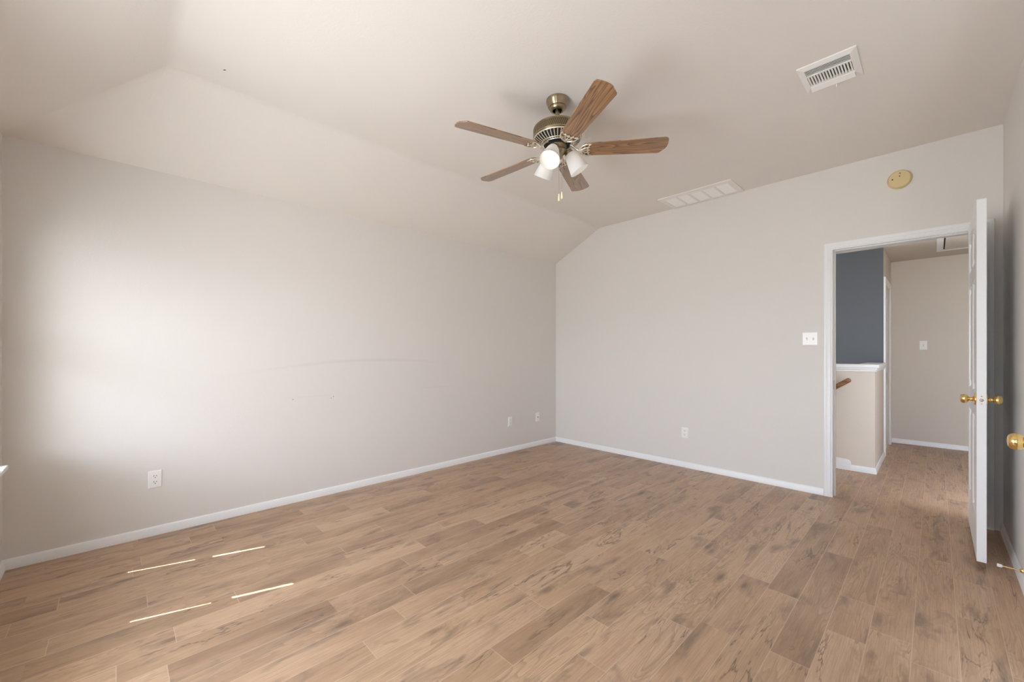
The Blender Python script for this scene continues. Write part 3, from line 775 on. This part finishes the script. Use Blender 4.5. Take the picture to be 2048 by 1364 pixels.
# smoke detector, yellowed
sd = thing('smoke_detector', 'round yellowed smoke detector high on the wall above the open doorway', 'smoke detector', (3.401, 0, 2.526), (R_(90), 0, 0))
ob('base', lathe(B(), [(.069, 0), (.070, .010), (.068, .016)], 48), M_yellow, sd, smooth=30)
ob('cover', lathe(B(), [(.066, .014), (.067, .022), (.065, .030), (.060, .0345), (.03, .0355), (0, .0355)], 48), M_yellow, sd, smooth=25)
for x, y, rx in ((.004, .040, .0042), (.002, .019, .0042), (-.038, .002, .0050)):
    ob('vent_hole', lathe(B(), [(rx, .034), (rx, .0366)], 12, Matrix.Translation((x, y, 0))), M_slot, sd)

# ================================================================== outlets and switches (local x right, y up, z out of the wall)
def plate_bm(hw, hh):
    bm = B(); t = .0055; s = .005
    a = [bm.verts.new(v) for v in ((-hw,-hh,0),(hw,-hh,0),(hw,hh,0),(-hw,hh,0))]
    c = [bm.verts.new(v) for v in ((-hw,-hh,.0025),(hw,-hh,.0025),(hw,hh,.0025),(-hw,hh,.0025))]
    d_ = [bm.verts.new(v) for v in ((-hw+s,-hh+s,t),(hw-s,-hh+s,t),(hw-s,hh-s,t),(-hw+s,hh-s,t))]
    for A, C in ((a, c), (c, d_)):
        for k in range(4): bm.faces.new((A[k], A[(k+1) % 4], C[(k+1) % 4], C[k]))
    bm.faces.new(d_); bm.faces.new(a[::-1]); return bm
def screw(parent, y, z=.0055, x=0): ob('screw', lathe(B(), [(.0032, 0), (.0030, .0012), (0, .0015)], 12, Matrix.Translation((x, y, z))), M_plate, parent, smooth=40)
ROT_L, ROT_B = (R_(90), 0, R_(90)), (R_(90), 0, 0)
out0 = thing('wall_outlet', 'white duplex outlet on the left wall nearest the front corner', 'outlet', (0, -4.119, .369), ROT_L, 'duplex outlets low on the walls')
ob('plate', plate_bm(.035, .057), M_plate, out0)
for sy in (.0195, -.0195):
    bm = B(); poly = []
    for k in range(20):
        a = 2 * math.pi * k / 20; x, y = .0168 * math.cos(a), max(-.0125, min(.0125, .0168 * math.sin(a))); poly.append((x, sy + y, .005))
    rc = ob('receptacle', prism(bm, poly, (0, 0, .0025)), M_plate, out0)
    bm = B(); box(bm, -.0078, -.0050, sy + .000, sy + .0088, .0070, .0079); box(bm, .0050, .0078, sy + .001, sy + .0080, .0070, .0079)
    lathe(bm, [(.0028, .0070), (.0028, .0079)], 12, Matrix.Translation((0, sy - .0068, 0)))
    ob('slots', bm, M_slot, rc)
screw(out0, 0)
dup(out0, 'white duplex outlet on the left wall, left of the pair near the far corner', (0, -.864, .369), ROT_L)
dup(out0, 'white duplex outlet on the back wall between the corner and the doorway', (1.760, 0, .363), ROT_B)
cj = thing('cable_jack', 'white cable jack plate on the left wall, right of the pair near the corner', 'wall plate', (0, -.371, .368), ROT_L)
ob('plate', plate_bm(.035, .057), M_plate, cj)
bm = lathe(B(), [(.0075, .005), (.0075, .008), (.0048, .008), (.0048, .016), (.002, .016)], 16); ob('coax_jack', bm, M_steel, cj, smooth=30)
screw(cj, .042); screw(cj, -.042)
def toggle(parent, x, up):
    s = 1 if up else -1
    ob('toggle_slot', box(B(), x - .0052, x + .0052, -.012, .012, .0050, .0060), flat('toggle surround', (.55, .54, .53), .5), parent)
    bm = B(); prism(bm, [(x-.004, -.005, .005), (x-.004, .005, .005), (x-.004, .003 + s*.007, .016), (x-.004, -.003 + s*.007, .016)], (.008, 0, 0)); ob('toggle', bm, M_plate, parent, bevel=.001)
    screw(parent, .030, x=x); screw(parent, -.030, x=x)
sw = thing('light_switch', 'white double toggle light switch on the back wall left of the doorway', 'light switch', (2.841, 0, 1.326), ROT_B)
ob('plate', plate_bm(.0555, .057), M_plate, sw); toggle(sw, -.023, False); toggle(sw, .023, True)
hs = thing('light_switch', 'white single toggle light switch on the hall back wall through the doorway', 'light switch', (3.484, 3.2, 1.30), ROT_B)
ob('plate', plate_bm(.035, .057), M_plate, hs); toggle(hs, 0, True)

# door stop on the right baseboard
ds = thing('door_stop', 'brass door stop with white tip on the right wall baseboard behind the door', 'door stop', (W, -.905, .070), (0, R_(-90), 0))
ob('mount', lathe(B(), [(.012, 0), (.012, .004), (.008, .010), (.0045, .012)], 20), M_brass, ds, smooth=40)
ob('rod', lathe(B(), [(.0032, .008), (.0032, .074)], 12), M_brass, ds, smooth=40)
ob('rubber_tip', lathe(B(), [(.0075, .070), (.0085, .074), (.0085, .086), (.0070, .089), (0, .089)], 18), M_tip, ds, smooth=40)
